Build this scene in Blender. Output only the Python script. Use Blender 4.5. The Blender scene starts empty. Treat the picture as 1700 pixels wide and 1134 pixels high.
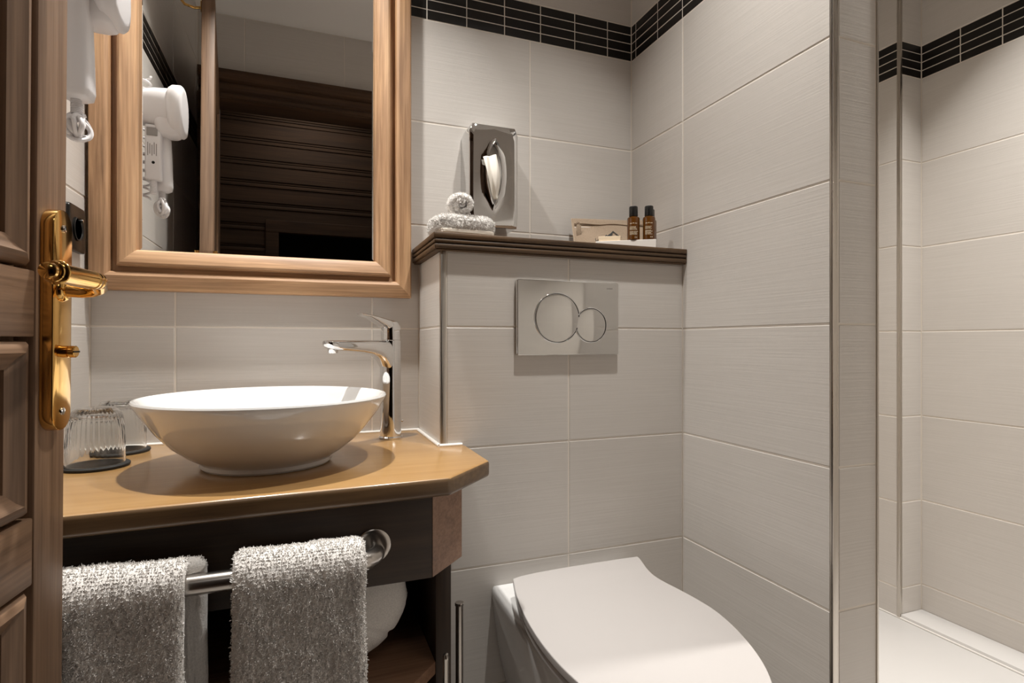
import bpy, bmesh, math, random
import numpy as np
from mathutils import Vector, Matrix
random.seed(7); np.random.seed(7)
scene = bpy.context.scene
C = scene.collection
H = 0.95                                   # camera height; the photograph's horizon

# ------------------------------------------------------------------ camera, world, lights, exposure
cam_d = bpy.data.cameras.new('camera'); cam = bpy.data.objects.new('camera', cam_d); C.objects.link(cam)
cam.location = (0, 0, H); cam.rotation_euler = (math.radians(90), 0, math.radians(-20.73))
cam_d.sensor_width = 36; cam_d.lens = 922/1700*36; cam_d.shift_y = 0.0003
cam_d.clip_start = 0.01
scene.camera = cam
w = bpy.data.worlds.new('world'); scene.world = w; w.use_nodes = True
w.node_tree.nodes['Background'].inputs[0].default_value = (1, 0.9, 0.8, 1)
w.node_tree.nodes['Background'].inputs[1].default_value = 0.0
vs = scene.view_settings
vs.view_transform = 'Standard'; vs.look = 'None'; vs.gamma = 1; vs.use_curve_mapping = False
vs.exposure = 0.22
CEIL = 2.30
SPOTS = [(-0.05, 1.05, 6.0, 88), (0.52, 0.73, 5.1, 97), (1.32, 0.66, 7.3, 82)]     # the ceiling downlights: x, y, watts
for i, (lx, ly, pw, spr) in enumerate(SPOTS):
    ld = bpy.data.lights.new('downlight_lamp', 'AREA'); ld.shape = 'DISK'; ld.size = 0.05
    ld.energy = pw; ld.color = (1.0, 0.975, 0.925); ld.spread = math.radians(spr)
    lo = bpy.data.objects.new('downlight_lamp', ld); C.objects.link(lo); lo.location = (lx, ly, CEIL-0.012)

ld = bpy.data.lights.new('corridor_fill', 'AREA'); ld.shape = 'DISK'; ld.size = 0.55; ld.energy = 2.4; ld.color = (1.0, 0.95, 0.89)  # added unseen fill light: lifts the dark corridor planks and the bathroom front
lo = bpy.data.objects.new('corridor_fill', ld); C.objects.link(lo); lo.location = (0.05, -0.90, 2.53)

# ------------------------------------------------------------------ helpers
def wloc(o):
    v = Vector((0, 0, 0))
    while o is not None:
        v += o.location; o = o.parent
    return v
def link(name, me, m=None, parent=None, local=False, smooth=None):
    if m is not None and not me.materials: me.materials.append(m)
    o = bpy.data.objects.new(name, me); C.objects.link(o)
    if parent is not None:
        o.parent = parent
        if not local: o.location = -wloc(parent)
    if smooth is not None: shade(me, smooth)
    return o
def shade(me, ang):
    me.shade_smooth()
    me.set_sharp_from_angle(angle=math.radians(ang))
def mesh(verts, faces, name='m'):
    me = bpy.data.meshes.new(name)
    me.from_pydata([tuple(v) for v in verts], [], [tuple(f) for f in faces]); me.update()
    return me
def fix(me):
    bm = bmesh.new(); bm.from_mesh(me); bmesh.ops.recalc_face_normals(bm, faces=bm.faces); bm.to_mesh(me); bm.free(); return me
def bev(me, r, seg=2, ang=30):
    bm = bmesh.new(); bm.from_mesh(me); bmesh.ops.recalc_face_normals(bm, faces=bm.faces)
    es = [e for e in bm.edges if len(e.link_faces) == 2 and e.calc_face_angle(0) > math.radians(ang)]
    bmesh.ops.bevel(bm, geom=es, offset=r, segments=seg, profile=0.5, affect='EDGES', clamp_overlap=True)
    bm.to_mesh(me); bm.free(); return me
def box_me(x0, x1, y0, y1, z0, z1, r=0, seg=2):
    v = [(x0,y0,z0),(x1,y0,z0),(x1,y1,z0),(x0,y1,z0),(x0,y0,z1),(x1,y0,z1),(x1,y1,z1),(x0,y1,z1)]
    f = [(0,3,2,1),(4,5,6,7),(0,1,5,4),(1,2,6,5),(2,3,7,6),(3,0,4,7)]
    me = mesh(v, f)
    if r: bev(me, r, seg)
    return me
def box(name, b, m, parent=None, r=0, seg=2, local=False):
    return link(name, box_me(*b, r=r, seg=seg), m, parent, local, 40 if r else None)
def prism_me(poly, z0, z1, r=0, seg=2):
    n = len(poly)
    v = [(x,y,z0) for x,y in poly]+[(x,y,z1) for x,y in poly]
    f = [tuple(range(n))[::-1], tuple(range(n,2*n))]+[(i,(i+1)%n,n+(i+1)%n,n+i) for i in range(n)]
    me = fix(mesh(v, f))
    if r: bev(me, r, seg, 25)
    return me
def join_me(parts):
    V=[];Fc=[]
    for me in parts:
        o=len(V); V+= [tuple(v.co) for v in me.vertices]; Fc+=[tuple(o+i for i in p.vertices) for p in me.polygons]
    return mesh(V,Fc)
def xf(me, M):
    me.transform(M); return me
def lathe_me(prof, seg=48, c=(0,0,0), closed=False):
    V=[];Fc=[]; n=len(prof)
    for i in range(seg):
        a=2*math.pi*i/seg
        for r,z in prof: V.append((c[0]+r*math.cos(a), c[1]+r*math.sin(a), c[2]+z))
    for i in range(seg):
        j=(i+1)%seg
        for k in range(n if closed else n-1):
            l=(k+1)%n
            Fc.append((i*n+k,j*n+k,j*n+l,i*n+l))
    if not closed:
        if prof[0][0]>1e-6: Fc.append(tuple(i*n for i in range(seg))[::-1])
        if prof[-1][0]>1e-6: Fc.append(tuple(i*n+n-1 for i in range(seg)))
    me=mesh(V,Fc)
    bm=bmesh.new(); bm.from_mesh(me); bmesh.ops.remove_doubles(bm,verts=bm.verts,dist=1e-6); bmesh.ops.recalc_face_normals(bm,faces=bm.faces); bm.to_mesh(me); bm.free()
    return me
def loft_me(secs, cap=True):
    n=len(secs[0]); V=[p for s in secs for p in s]; Fc=[]
    for k in range(len(secs)-1):
        for i in range(n):
            j=(i+1)%n; Fc.append((k*n+i,k*n+j,(k+1)*n+j,(k+1)*n+i))
    if cap: Fc.append(tuple(range(n))[::-1]); Fc.append(tuple(range((len(secs)-1)*n,len(secs)*n)))
    return fix(mesh(V,Fc))
def tube_me(path, r, seg=10, cap=True):
    P=[Vector(p) for p in path]; n=len(P)
    R=r if isinstance(r,(list,tuple)) else [r]*n
    t0=(P[1]-P[0]).normalized(); up=Vector((0,0,1)) if abs(t0.z)<.9 else Vector((1,0,0))
    nrm=(up-up.dot(t0)*t0).normalized(); secs=[]
    for i in range(n):
        t=(P[min(i+1,n-1)]-P[max(i-1,0)]).normalized()
        nrm=(nrm-nrm.dot(t)*t).normalized(); b=t.cross(nrm)
        secs.append([tuple(P[i]+R[i]*(math.cos(2*math.pi*k/seg)*nrm+math.sin(2*math.pi*k/seg)*b)) for k in range(seg)])
    return loft_me(secs,cap)
def torus_me(c, R, r, axis='Y', seg=48, ms=8, arc=None):
    path=[]
    for i in range(seg+1):
        a=2*math.pi*i/seg
        if axis=='Y': path.append((c[0]+R*math.cos(a),c[1],c[2]+R*math.sin(a)))
        elif axis=='Z': path.append((c[0]+R*math.cos(a),c[1]+R*math.sin(a),c[2]))
        else: path.append((c[0],c[1]+R*math.cos(a),c[2]+R*math.sin(a)))
    return tube_me(path,r,ms,False)
def rrect(w,h,r,seg=6,cx=0,cz=0):
    pts=[]
    for (sx,sz,a0) in ((1,1,0),(-1,1,90),(-1,-1,180),(1,-1,270)):
        for k in range(seg+1):
            a=math.radians(a0+90*k/seg)
            pts.append((cx+sx*(w/2-r)+r*math.cos(a), cz+sz*(h/2-r)+r*math.sin(a)))
    return pts
def vprism(poly_xz, y0, y1, r=0, seg=2):          # polygon in XZ pushed along Y
    me=prism_me(poly_xz, 0, 1)
    for v in me.vertices: x,z,t=v.co; v.co=(x,y0+(y1-y0)*t,z)
    fix(me)
    if r: bev(me,r,seg,25)
    return me
def noise2(nu,nv,gu,gv,seed):                    # smooth value noise on a grid
    rs=np.random.RandomState(seed); g=rs.rand(gu+3,gv+3)*2-1
    u=np.linspace(0,gu,nu); v=np.linspace(0,gv,nv)
    iu=np.minimum(u.astype(int),gu); iv=np.minimum(v.astype(int),gv)
    fu=u-iu; fv=v-iv; fu=fu*fu*(3-2*fu); fv=fv*fv*(3-2*fv)
    a=g[np.ix_(iu,iv)]; b=g[np.ix_(iu+1,iv)]; c=g[np.ix_(iu,iv+1)]; d=g[np.ix_(iu+1,iv+1)]
    fu=fu[:,None]; fv=fv[None,:]
    return (a*(1-fu)+b*fu)*(1-fv)+(c*(1-fu)+d*fu)*fv
def np_mesh(V,Fq):                                # V (n,3), Fq (m,4) quads
    me=bpy.data.meshes.new('g'); me.vertices.add(len(V)); me.vertices.foreach_set('co',V.astype(np.float32).ravel())
    me.loops.add(Fq.size); me.loops.foreach_set('vertex_index',Fq.astype(np.int32).ravel())
    me.polygons.add(len(Fq)); me.polygons.foreach_set('loop_start',np.arange(0,Fq.size,Fq.shape[1],dtype=np.int32))
    me.update(calc_edges=True); me.validate(); return me
def thing(name,label,cat,loc=(0,0,0),group=None):
    o=bpy.data.objects.new(name,None); o.empty_display_size=.02; C.objects.link(o); o.location=loc
    o['label']=label; o['category']=cat
    if group: o['group']=group
    return o
def tag(o,label,cat,group=None):
    o['label']=label; o['category']=cat
    if group: o['group']=group
    return o
def struct(o): o['kind']='structure'; return o
def text_me(s,size,depth=0.0002,align='CENTER'):
    cu=bpy.data.curves.new('t','FONT'); cu.body=s; cu.size=size; cu.extrude=depth; cu.align_x=align; cu.align_y='CENTER'
    o=bpy.data.objects.new('t',cu); C.objects.link(o); bpy.context.view_layer.update()
    me=bpy.data.meshes.new_from_object(o.evaluated_get(bpy.context.evaluated_depsgraph_get()))
    bpy.data.objects.remove(o); me.materials.clear(); return me

# ------------------------------------------------------------------ materials
def new(name):
    m=bpy.data.materials.new(name); m.use_nodes=True; nt=m.node_tree
    return m,nt,nt.nodes['Principled BSDF']
def plain(name,col,rough=.5,metal=0,spec=.5,coat=0,trans=0,ior=1.45,sheen=0,emit=None,sss=0):
    m,nt,b=new(name)
    b.inputs['Base Color'].default_value=(*col,1); b.inputs['Roughness'].default_value=rough; b.inputs['Metallic'].default_value=metal
    b.inputs['Specular IOR Level'].default_value=spec; b.inputs['Coat Weight'].default_value=coat; b.inputs['Coat Roughness'].default_value=.05
    b.inputs['Transmission Weight'].default_value=trans; b.inputs['IOR'].default_value=ior; b.inputs['Sheen Weight'].default_value=sheen
    if emit: b.inputs['Emission Color'].default_value=(*emit[0],1); b.inputs['Emission Strength'].default_value=emit[1]
    return m
def coords(nt,scale,rand=True):
    tc=nt.nodes.new('ShaderNodeTexCoord'); mp=nt.nodes.new('ShaderNodeMapping'); mp.inputs['Scale'].default_value=scale
    if rand:
        oi=nt.nodes.new('ShaderNodeObjectInfo'); mu=nt.nodes.new('ShaderNodeVectorMath'); mu.operation='SCALE'; mu.inputs[0].default_value=(13.1,7.7,9.3)
        nt.links.new(oi.outputs['Random'],mu.inputs['Scale']); ad=nt.nodes.new('ShaderNodeVectorMath'); ad.operation='ADD'
        nt.links.new(tc.outputs['Object'],ad.inputs[0]); nt.links.new(mu.outputs[0],ad.inputs[1]); nt.links.new(ad.outputs[0],mp.inputs['Vector'])
    else: nt.links.new(tc.outputs['Object'],mp.inputs['Vector'])
    return mp.outputs['Vector']
def noise(nt,vec,scale,detail=3,rough=.5,dist=0):
    n=nt.nodes.new('ShaderNodeTexNoise'); n.inputs['Scale'].default_value=scale; n.inputs['Detail'].default_value=detail
    n.inputs['Roughness'].default_value=rough; n.inputs['Distortion'].default_value=dist
    nt.links.new(vec,n.inputs['Vector']); return n.outputs['Fac']
def ramp(nt,fac,stops):
    r=nt.nodes.new('ShaderNodeValToRGB'); e=r.color_ramp.elements
    while len(e)<len(stops): e.new(.5)
    for i,(p,c) in enumerate(stops): e[i].position=p; e[i].color=(*c,1) if len(c)==3 else c
    nt.links.new(fac,r.inputs['Fac']); return r.outputs['Color']
def bump(nt,b,h,strength,dist=.001):
    bp=nt.nodes.new('ShaderNodeBump'); bp.inputs['Strength'].default_value=strength; bp.inputs['Distance'].default_value=dist
    nt.links.new(h,bp.inputs['Height']); nt.links.new(bp.outputs['Normal'],b.inputs['Normal'])
def mixc(nt,fac,a,b_,mode='MIX'):
    mx=nt.nodes.new('ShaderNodeMix'); mx.data_type='RGBA'; mx.blend_type=mode
    for s,v in ((0,fac),(6,a),(7,b_)):
        if hasattr(v,'node'): nt.links.new(v,mx.inputs[s])
        else: mx.inputs[s].default_value=v if not isinstance(v,tuple) or len(v)==4 else (*v,1)
    return mx.outputs[2]
def tile_mat(name,c1,c2,rough,bs):
    m,nt,b=new(name); v=coords(nt,(5,5,330)); f=noise(nt,v,1.0,4,.6)
    v2=coords(nt,(3,3,3)); f2=noise(nt,v2,1.5,2)
    col=ramp(nt,f,[(.3,c1),(.7,c2)])
    nt.links.new(mixc(nt,f2,col,mixc(nt,.5,col,(c1[0]*.9,c1[1]*.9,c1[2]*.9,1))),b.inputs['Base Color'])
    b.inputs['Roughness'].default_value=rough; b.inputs['Specular IOR Level'].default_value=.45
    bump(nt,b,f,bs,.0012); return m
def wood(name,dark,mid,light,axis=0,rough=.45,sc=1.0,bs=.15,coat=0,knots=True):
    m,nt,b=new(name); s=[55*sc]*3; s[axis]=2.6*sc
    v=coords(nt,tuple(s)); f=noise(nt,v,1.0,6,.62,.6)
    s2=[260*sc]*3; s2[axis]=6*sc; f2=noise(nt,coords(nt,tuple(s2)),1.0,3,.6)
    s3=[9*sc]*3; s3[axis]=1.6*sc; f3=noise(nt,coords(nt,tuple(s3)),1.0,2,.5,1.5)
    col=ramp(nt,f,[(.28,dark),(.5,mid),(.72,light)])
    col=mixc(nt,.35,col,ramp(nt,f2,[(.35,dark),(.65,light)]))
    col=mixc(nt,.45,col,ramp(nt,f3,[(.38,dark),(.6,light)]),'SOFT_LIGHT')
    nt.links.new(col,b.inputs['Base Color']); b.inputs['Roughness'].default_value=rough
    b.inputs['Coat Weight'].default_value=coat; b.inputs['Coat Roughness'].default_value=.12
    bump(nt,b,f2,bs,.0006); return m
def brushed(name,col,rough,axis=2):
    m,nt,b=new(name); s=[400]*3; s[axis]=6; f=noise(nt,coords(nt,tuple(s)),1,3)
    nt.links.new(ramp(nt,f,[(.3,(rough*.7,)*3),(.7,(rough*1.3,)*3)]),b.inputs['Roughness'])
    b.inputs['Base Color'].default_value=(*col,1); b.inputs['Metallic'].default_value=1; return m
def terry(name,col):
    m,nt,b=new(name); f=noise(nt,coords(nt,(1,1,1),False),420,3,.7)
    nt.links.new(ramp(nt,f,[(.3,tuple(c*.80 for c in col)),(.65,col)]),b.inputs['Base Color'])
    b.inputs['Roughness'].default_value=.95; b.inputs['Specular IOR Level'].default_value=.1; b.inputs['Sheen Weight'].default_value=.25
    bump(nt,b,f,.7,.002); return m
M={}
M['tile']=tile_mat('wall_tile_glaze',(.615,.575,.535),(.675,.635,.595),.34,.2)
M['grout']=plain('grout',(.78,.715,.64),.85)
M['mosaic']=plain('dark_mosaic_glaze',(.013,.011,.010),.33,spec=.35)
M['plaster']=plain('white_ceiling_paint',(.90,.87,.84),.8)
M['floor']=tile_mat('floor_tile_glaze',(.50,.46,.42),(.56,.52,.48),.45,.03)
M['white']=plain('sanitary_ceramic',(.76,.75,.74),.07,coat=.4)
M['seat']=plain('toilet_seat_plastic',(.50,.47,.455),.25)
M['acrylic']=plain('shower_tray_acrylic',(.72,.70,.685),.25)
M['frame']=wood('limed_oak_frame',(.22,.13,.07),(.50,.32,.19),(.68,.47,.30),0,.5,.9,.2)
M['framev']=wood('limed_oak_frame_upright',(.22,.13,.07),(.50,.32,.19),(.68,.47,.30),2,.5,.9,.2)
M['counter']=wood('honey_varnished_top',(.34,.207,.090),(.405,.26,.118),(.465,.31,.15),0,.28,.55,.03,.35)
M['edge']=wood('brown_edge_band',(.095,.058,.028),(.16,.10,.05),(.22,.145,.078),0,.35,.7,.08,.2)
M['dark']=wood('dark_stained_oak',(.032,.017,.009),(.055,.031,.017),(.085,.05,.028),0,.5,.8,.15)
M['darkv']=wood('dark_stained_oak_upright',(.032,.017,.009),(.055,.031,.017),(.085,.05,.028),2,.5,.8,.15)
M['apron']=wood('stained_oak_apron',(.19,.108,.066),(.31,.19,.122),(.41,.27,.185),0,.5,.7,.12)
M['shelf']=wood('dark_ledge_wood',(.035,.017,.007),(.10,.055,.022),(.20,.12,.055),0,.5,1.2,.25)
M['doorv']=wood('smoked_oak_upright',(.125,.076,.045),(.24,.155,.098),(.36,.245,.165),2,.5,.8,.25)
M['doorh']=wood('smoked_oak_cross',(.125,.076,.045),(.24,.155,.098),(.36,.245,.165),1,.5,.8,.25)
M['plank']=wood('corridor_planks',(.05,.022,.008),(.10,.050,.020),(.15,.080,.035),0,.75,.5,.1)
M['chrome']=plain('chrome',(.72,.72,.72),.04,1)
M['chromeb']=plain('satin_chrome_plate',(.62,.61,.59),.09,1)
M['steel']=plain('satin_steel',(.50,.47,.44),.24,1)
M['trim']=brushed('tile_trim_steel',(.52,.48,.43),.32,2)
M['brass']=plain('polished_brass',(.78,.47,.15),.13,1)
M['mirror']=plain('mirror_silver',(.80,.80,.79),.0,1)
M['black']=plain('black_plastic',(.012,.011,.010),.25)
M['void']=plain('dark_gap',(.006,.005,.004),.9)
M['plastic']=plain('white_plastic',(.76,.735,.74),.28)
M['plasticg']=plain('grey_print',(.30,.28,.27),.5)
M['terry']=terry('white_terry',(.95,.91,.87))
M['woven']=plain('woven_cotton_band',(.74,.67,.58),.9,spec=.1)
M['tissue']=plain('tissue_paper',(.88,.83,.75),.9,spec=.1)
M['glass']=plain('clear_glass',(.98,.98,.97),.02,0,.5,0,1.0,1.45)
M['amber']=plain('amber_bottle',(.13,.045,.006),.12,0,.5,.3,.25)
M['print']=plain('pale_print',(.72,.62,.45),.6)
M['ink']=plain('black_ink',(.012,.011,.010),.6)
M['linen']=terry('beige_linen',(.40,.30,.215))
M['card']=plain('white_card',(.80,.75,.70),.6)
M['soap']=plain('cream_card',(.82,.66,.47),.6)
M['silicone']=plain('white_silicone',(.85,.82,.78),.35)
M['cork']=plain('black_rubber',(.016,.015,.014),.7)
M['lens']=plain('lamp_lens',(1,.93,.84),.3,emit=((1,.88,.72),4))

# ------------------------------------------------------------------ room shell
XL,XR,YB,YD=-0.395,0.859,1.33,0.07          # left wall, right wall, back wall, door wall
YC,XC=1.107,0.2646                          # cistern casing: front face and left side
XP,XS,YS=0.969,1.722,0.702                  # partition far side, shower far wall, partition end
Z0=H+0.031                                  # the tile joint nearest the horizon
TB,TT=H+0.781,H+0.8785                      # mosaic band
ROWS=[(Z0-.25*k-.25,Z0-.25*k) for k in range(3,-1,-1)]+[(Z0+.25*k,Z0+.25*k+.25) for k in range(3)]+[(TT,TT+.25),(TT+.25,CEIL)]
ROWS[0]=(0,ROWS[0][1])
ROWS[3]=(ROWS[3][0],Z0)
BAND=[(TB+k*(TT-TB)/4,TB+(k+1)*(TT-TB)/4) for k in range(4)]
J=.0036; G=.0010
tile_cache={}
def tile_me(w_,h_,mat,j,key):
    k=(round(w_,4),round(h_,4),key)
    if k not in tile_cache:
        a,b_=w_/2-j/2,h_/2-j/2; c=.0011
        v=[(-a,.004,-b_),(a,.004,-b_),(a,.004,b_),(-a,.004,b_),(-a,c*.8,-b_),(a,c*.8,-b_),(a,c*.8,b_),(-a,c*.8,b_),
           (-a+c,0,-b_+c),(a-c,0,-b_+c),(a-c,0,b_-c),(-a+c,0,b_-c)]
        f=[(0,1,5,4),(1,2,6,5),(2,3,7,6),(3,0,4,7),(4,5,9,8),(5,6,10,9),(6,7,11,10),(7,4,8,11),(8,9,10,11)]
        me=mesh(v,f,'tile'); me.materials.append(mat); tile_cache[k]=me
    return tile_cache[k]
def tiles(wall,p0,deg,us,rows,mat='tile',name='tile',j=J,proud=0.0):
    """p0: wall-plane point at u=0; deg: rotation so that local X is u and local -Y faces the room"""
    a=math.radians(deg); ux,uy=math.cos(a),math.sin(a); nx,ny=math.sin(a),-math.cos(a)
    for (u0,u1) in us:
        for (z0,z1) in rows:
            if u1-u0<.006 or z1-z0<.006: continue
            o=bpy.data.objects.new(name,tile_me(u1-u0,z1-z0,M[mat],j,mat)); C.objects.link(o); o.parent=wall
            u=(u0+u1)/2; d=proud+random.uniform(-.0002,.0003)
            o.location=(p0[0]+ux*u+nx*d,p0[1]+uy*u+ny*d,(z0+z1)/2)
            o.rotation_euler=(random.uniform(-.0012,.0012),0,a+random.uniform(-.0008,.0008))
def seg(a,b,marks):
    pts=[a]+sorted(x for x in marks if a+.004<x<b-.004)+[b]
    return list(zip(pts[:-1],pts[1:]))
def wallbox(name,b): return struct(box(name,b,M['grout']))
VJ=[.5535+.4*k for k in range(-4,5)]        # vertical joints of the back wall
def rows_between(z0,z1):
    return [(max(a,z0),min(b_,z1)) for a,b_ in ROWS if b_>z0+.01 and a<z1-.01]
LEDGE=H+.203
# back wall (behind mirror, above ledge)
wb=wallbox('wall_back',(XL-.1,XS+.1,YB+G,YB+.12,0,CEIL))
tiles(wb,(0,YB),0,seg(XL,XC,VJ),rows_between(.62,LEDGE))
tiles(wb,(0,YB),0,seg(XL,XR,VJ),rows_between(LEDGE,CEIL))
MB=[.7833-.1*k for k in range(-1,13)]
tiles(wb,(0,YB),0,seg(XL,XR,MB),BAND,'mosaic','mosaic_tile',.0026)
# cistern casing (boxed-out wall)
wc=wallbox('wall_cistern',(XC+G,XR,YC+G,YB,0,LEDGE-.018))
tiles(wc,(0,YC),0,seg(XC+.0105,XR,VJ),rows_between(0,LEDGE-.018))
tiles(wc,(XC,0),-90,[(-YB,-YC)],rows_between(H-.215,LEDGE-.018))
# right wall / partition
wr=wallbox('wall_right',(XR+G,XP-G,YS+G,YB+G,0,CEIL))
tiles(wr,(XR,0),-90,seg(-YB,-YS-.002,[-YC]),ROWS)
tiles(wr,(XR,0),-90,seg(-YB,-YS-.002,[-(1.309-.1*k) for k in range(8)]),BAND,'mosaic','mosaic_tile',.0026)
tiles(wr,(0,YS),0,[(XR+.0135,XP-.003)],ROWS+[(TB,TT)])
# left wall
wl=wallbox('wall_left',(XL-.1,XL-G,YD-.13,YB+G,0,CEIL))
LJ=[.93-.4*k for k in range(3)]
tiles(wl,(XL,0),90,seg(YD,YB,LJ),ROWS)
tiles(wl,(XL,0),90,seg(YD,YB,[.13+.1*k for k in range(13)]),BAND,'mosaic','mosaic_tile',.0026)
# wall with the doorway the camera stands in
DX0,DX1,DH=-.33,.40,1.952
wd=struct(link('wall_door',join_me([box_me(XL-.1,DX0-.02,YD-.13,YD-G,0,CEIL),box_me(DX1+.02,XS+.1,YD-.13,YD-G,0,CEIL),box_me(DX0-.02,DX1+.02,YD-.13,YD-G,DH+.02,CEIL)]),M['grout']))
tiles(wd,(0,YD),180,seg(-XS,-XL,[.2227,-.177,-.577,-.977,-1.377]),[(2.06,CEIL)])
tiles(wd,(0,YD),180,seg(-XS,-DX1-.12,[-.577,-.977,-1.377]),[(0,.231),(.231,.481),(.481,.731),(.731,.981),(.981,1.231),(1.231,1.481),(1.481,1.731),(1.731,2.06)])
# shower walls
XA,YA=1.629,1.113
ws=wallbox('wall_shower',(XS+G,XS+.1,YD-.13,YB+G,0,CEIL))
tiles(ws,(XS,0),-90,seg(-YA,-YD,[-.713,-.313]),ROWS)
tiles(ws,(XS,0),-90,seg(-YA,-YD,[-(1.009-.1*k) for k in range(10)]),BAND,'mosaic','mosaic_tile',.0026)
wx=wallbox('wall_shower_duct',(XA+G,XS,YA+G,YB,0,CEIL))
tiles(wx,(0,YA),0,[(XA+.009,XS)],ROWS); tiles(wx,(0,YA),0,[(XA+.009,XS)],BAND,'mosaic','mosaic_tile',.0026)
tiles(wx,(XA,0),-90,[(-YB,-YA-.001)],ROWS); tiles(wx,(XA,0),-90,seg(-YB,-YA-.001,[-1.21,-1.31]),BAND,'mosaic','mosaic_tile',.0026)
wq=wallbox('wall_shower_back',(XP,XA,YB-.012,YB,0,CEIL))
tiles(wq,(0,YB-.012-G),0,seg(XP,XA,[1.365]),ROWS)
struct(box('floor',(XL-.1,XS+.1,YD-.13,YB+.1,-.08,0),M['floor']))
struct(box('ceiling',(XL-.1,XS+.1,YD-.13,YB+.1,CEIL,CEIL+.08),M['plaster']))
# metal corner trims
def trim(n,me): return struct(link('trim_%d'%n,me,M['trim'],None,False,40))
trim(1,join_me([box_me(XR-.0012,XR+.0125,YS-.0015,YS+.006,0,CEIL,.0008),box_me(XR-.0012,XR+.003,YS,YS+.0015,0,CEIL)]))
trim(2,box_me(XC-.0012,XC+.0105,YC-.0015,YC+.008,0,LEDGE-.018,.0012))
trim(3,box_me(XA-.0015,XA+.0085,YA-.0015,YA+.008,0,CEIL,.001))
trim(4,box_me(XP-.0028,XP+.0012,YS-.002,YS+.012,0,CEIL,.0006))
# corridor behind the camera, seen only in the mirror
YK=-1.3
struct(box('floor_corridor',(-1.6,1.9,YK-.6,YD-.13,-.08,0),M['plank']))
struct(box('ceiling_corridor',(-1.6,1.9,YK-.6,YD-.13,2.55,2.6),M['plank']))
struct(box('wall_corridor_left',(-1.7,-1.6,YK-.6,YD-.13,0,2.6),M['plank']))
struct(box('wall_corridor_right',(1.9,2.0,YK-.6,YD-.13,0,2.6),M['plank']))
wk=struct(link('wall_corridor',join_me([box_me(-1.6,-.14,YK-.06,YK-.02,0,2.6),box_me(.60,1.9,YK-.06,YK-.02,0,2.6),box_me(-.14,.60,YK-.06,YK-.02,1.66,2.6),box_me(-1.6,1.9,YK-.6,YK-.58,0,2.6)]),M['void']))
zz=2.53; k=0
while zz>.02:
    h_=.138
    for (a,b_) in ([(-1.6,1.9)] if zz-h_>1.70 else [(-1.6,-.20),(.66,1.9)]):
        z_lo=max(zz-h_,0)
        me=join_me([box_me(a,b_,YK-.02,YK,z_lo+.012,zz-.006,.003,1),box_me(a,b_,YK-.02,YK-.006,z_lo,z_lo+.012),box_me(a,b_,YK,YK+.006,zz-.03,zz-.012,.003,1)])
        link('plank',me,M['plank'],wk)
    zz-=h_
cs=struct(link('trim_5',join_me([box_me(-.22,-.14,YK-.02,YK+.02,0,1.74,.004),box_me(.60,.68,YK-.02,YK+.02,0,1.74,.004),box_me(-.22,.68,YK-.02,YK+.022,1.66,1.74,.004)]),M['plank']))
# door lining and casing round the doorway
cas=thing('trim_6','','' ) ; del cas['label'],cas['category']; cas['kind']='structure'
for (n_,a,b_) in (('jamb',DX0-.02,DX0),('jamb',DX1,DX1+.02)): box(n_,(a,b_,YD-.13,YD+.004,0,DH+.02),M['doorv'],cas,.002)
box('head_jamb',(DX0-.02,DX1+.02,YD-.13,YD+.004,DH,DH+.02),M['plank'],cas,.002)
cz=[(0,.004),(0,.016),(.018,.018),(.024,.010),(.034,.010),(.040,.018),(.066,.022),(.072,.013),(.080,.013),(.088,.028),(.104,.032),(.112,.038),(.13,.040),(.13,.004)]
def casing(name,horiz,x0,x1,z0,z1,mat):
    if horiz: secs=[[(x,YD+d,z0+w_*(z1-z0)/.13) for w_,d in cz] for x in (x0,x1)]
    else: secs=[[(x0+w_*(x1-x0)/.13,YD+d,z) for w_,d in cz] for z in (z0,z1)]
    link(name,loft_me(secs),mat,cas)
casing('casing_head',True,XL+.004,DX1+.12,DH+.002,2.06,M['plank'])
casing('casing_upright',False,DX1+.004,DX1+.12,0,DH+.003,M['plank'])
casing('casing_upright',False,DX0-.004,XL+.004,0,DH+.003,M['plank'])

# ------------------------------------------------------------------ open door on the left
door=thing('door_1','','',(-.25,.765,0)); del door['label'],door['category']; door['kind']='structure'
AD=math.radians(6.0); door.rotation_euler=(0,math.radians(-.42),math.pi-AD)     # local +Y runs from the free edge to the hinge, local -X faces the room
door.location=(-.25-.0062,.765,0)
DW,DT=.655,.036
def dbox(name,u0,u1,n0,n1,z0,z1,m,parent=door,r=0,seg=2):        # u from free edge, n out of the visible face
    return link(name,box_me(-n1,-n0,u0,u1,z0,z1,r,seg),m,parent,True,40 if r else None)
SW=.058
RZ=[(.012,.16),(H-.249,H-.180),(H+.005,H+.073),(1.86,1.975)]
dbox('stile',0,SW,-DT,0,.012,1.975,M['doorv'],r=.0025)
dbox('stile',DW-SW,DW,-DT,0,.012,1.975,M['doorv'],r=.0025)
for z0,z1 in RZ: dbox('rail',SW+.0006,DW-SW-.0006,-DT+.001,-.0008,z0,z1,M['doorh'],r=.002)
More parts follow.
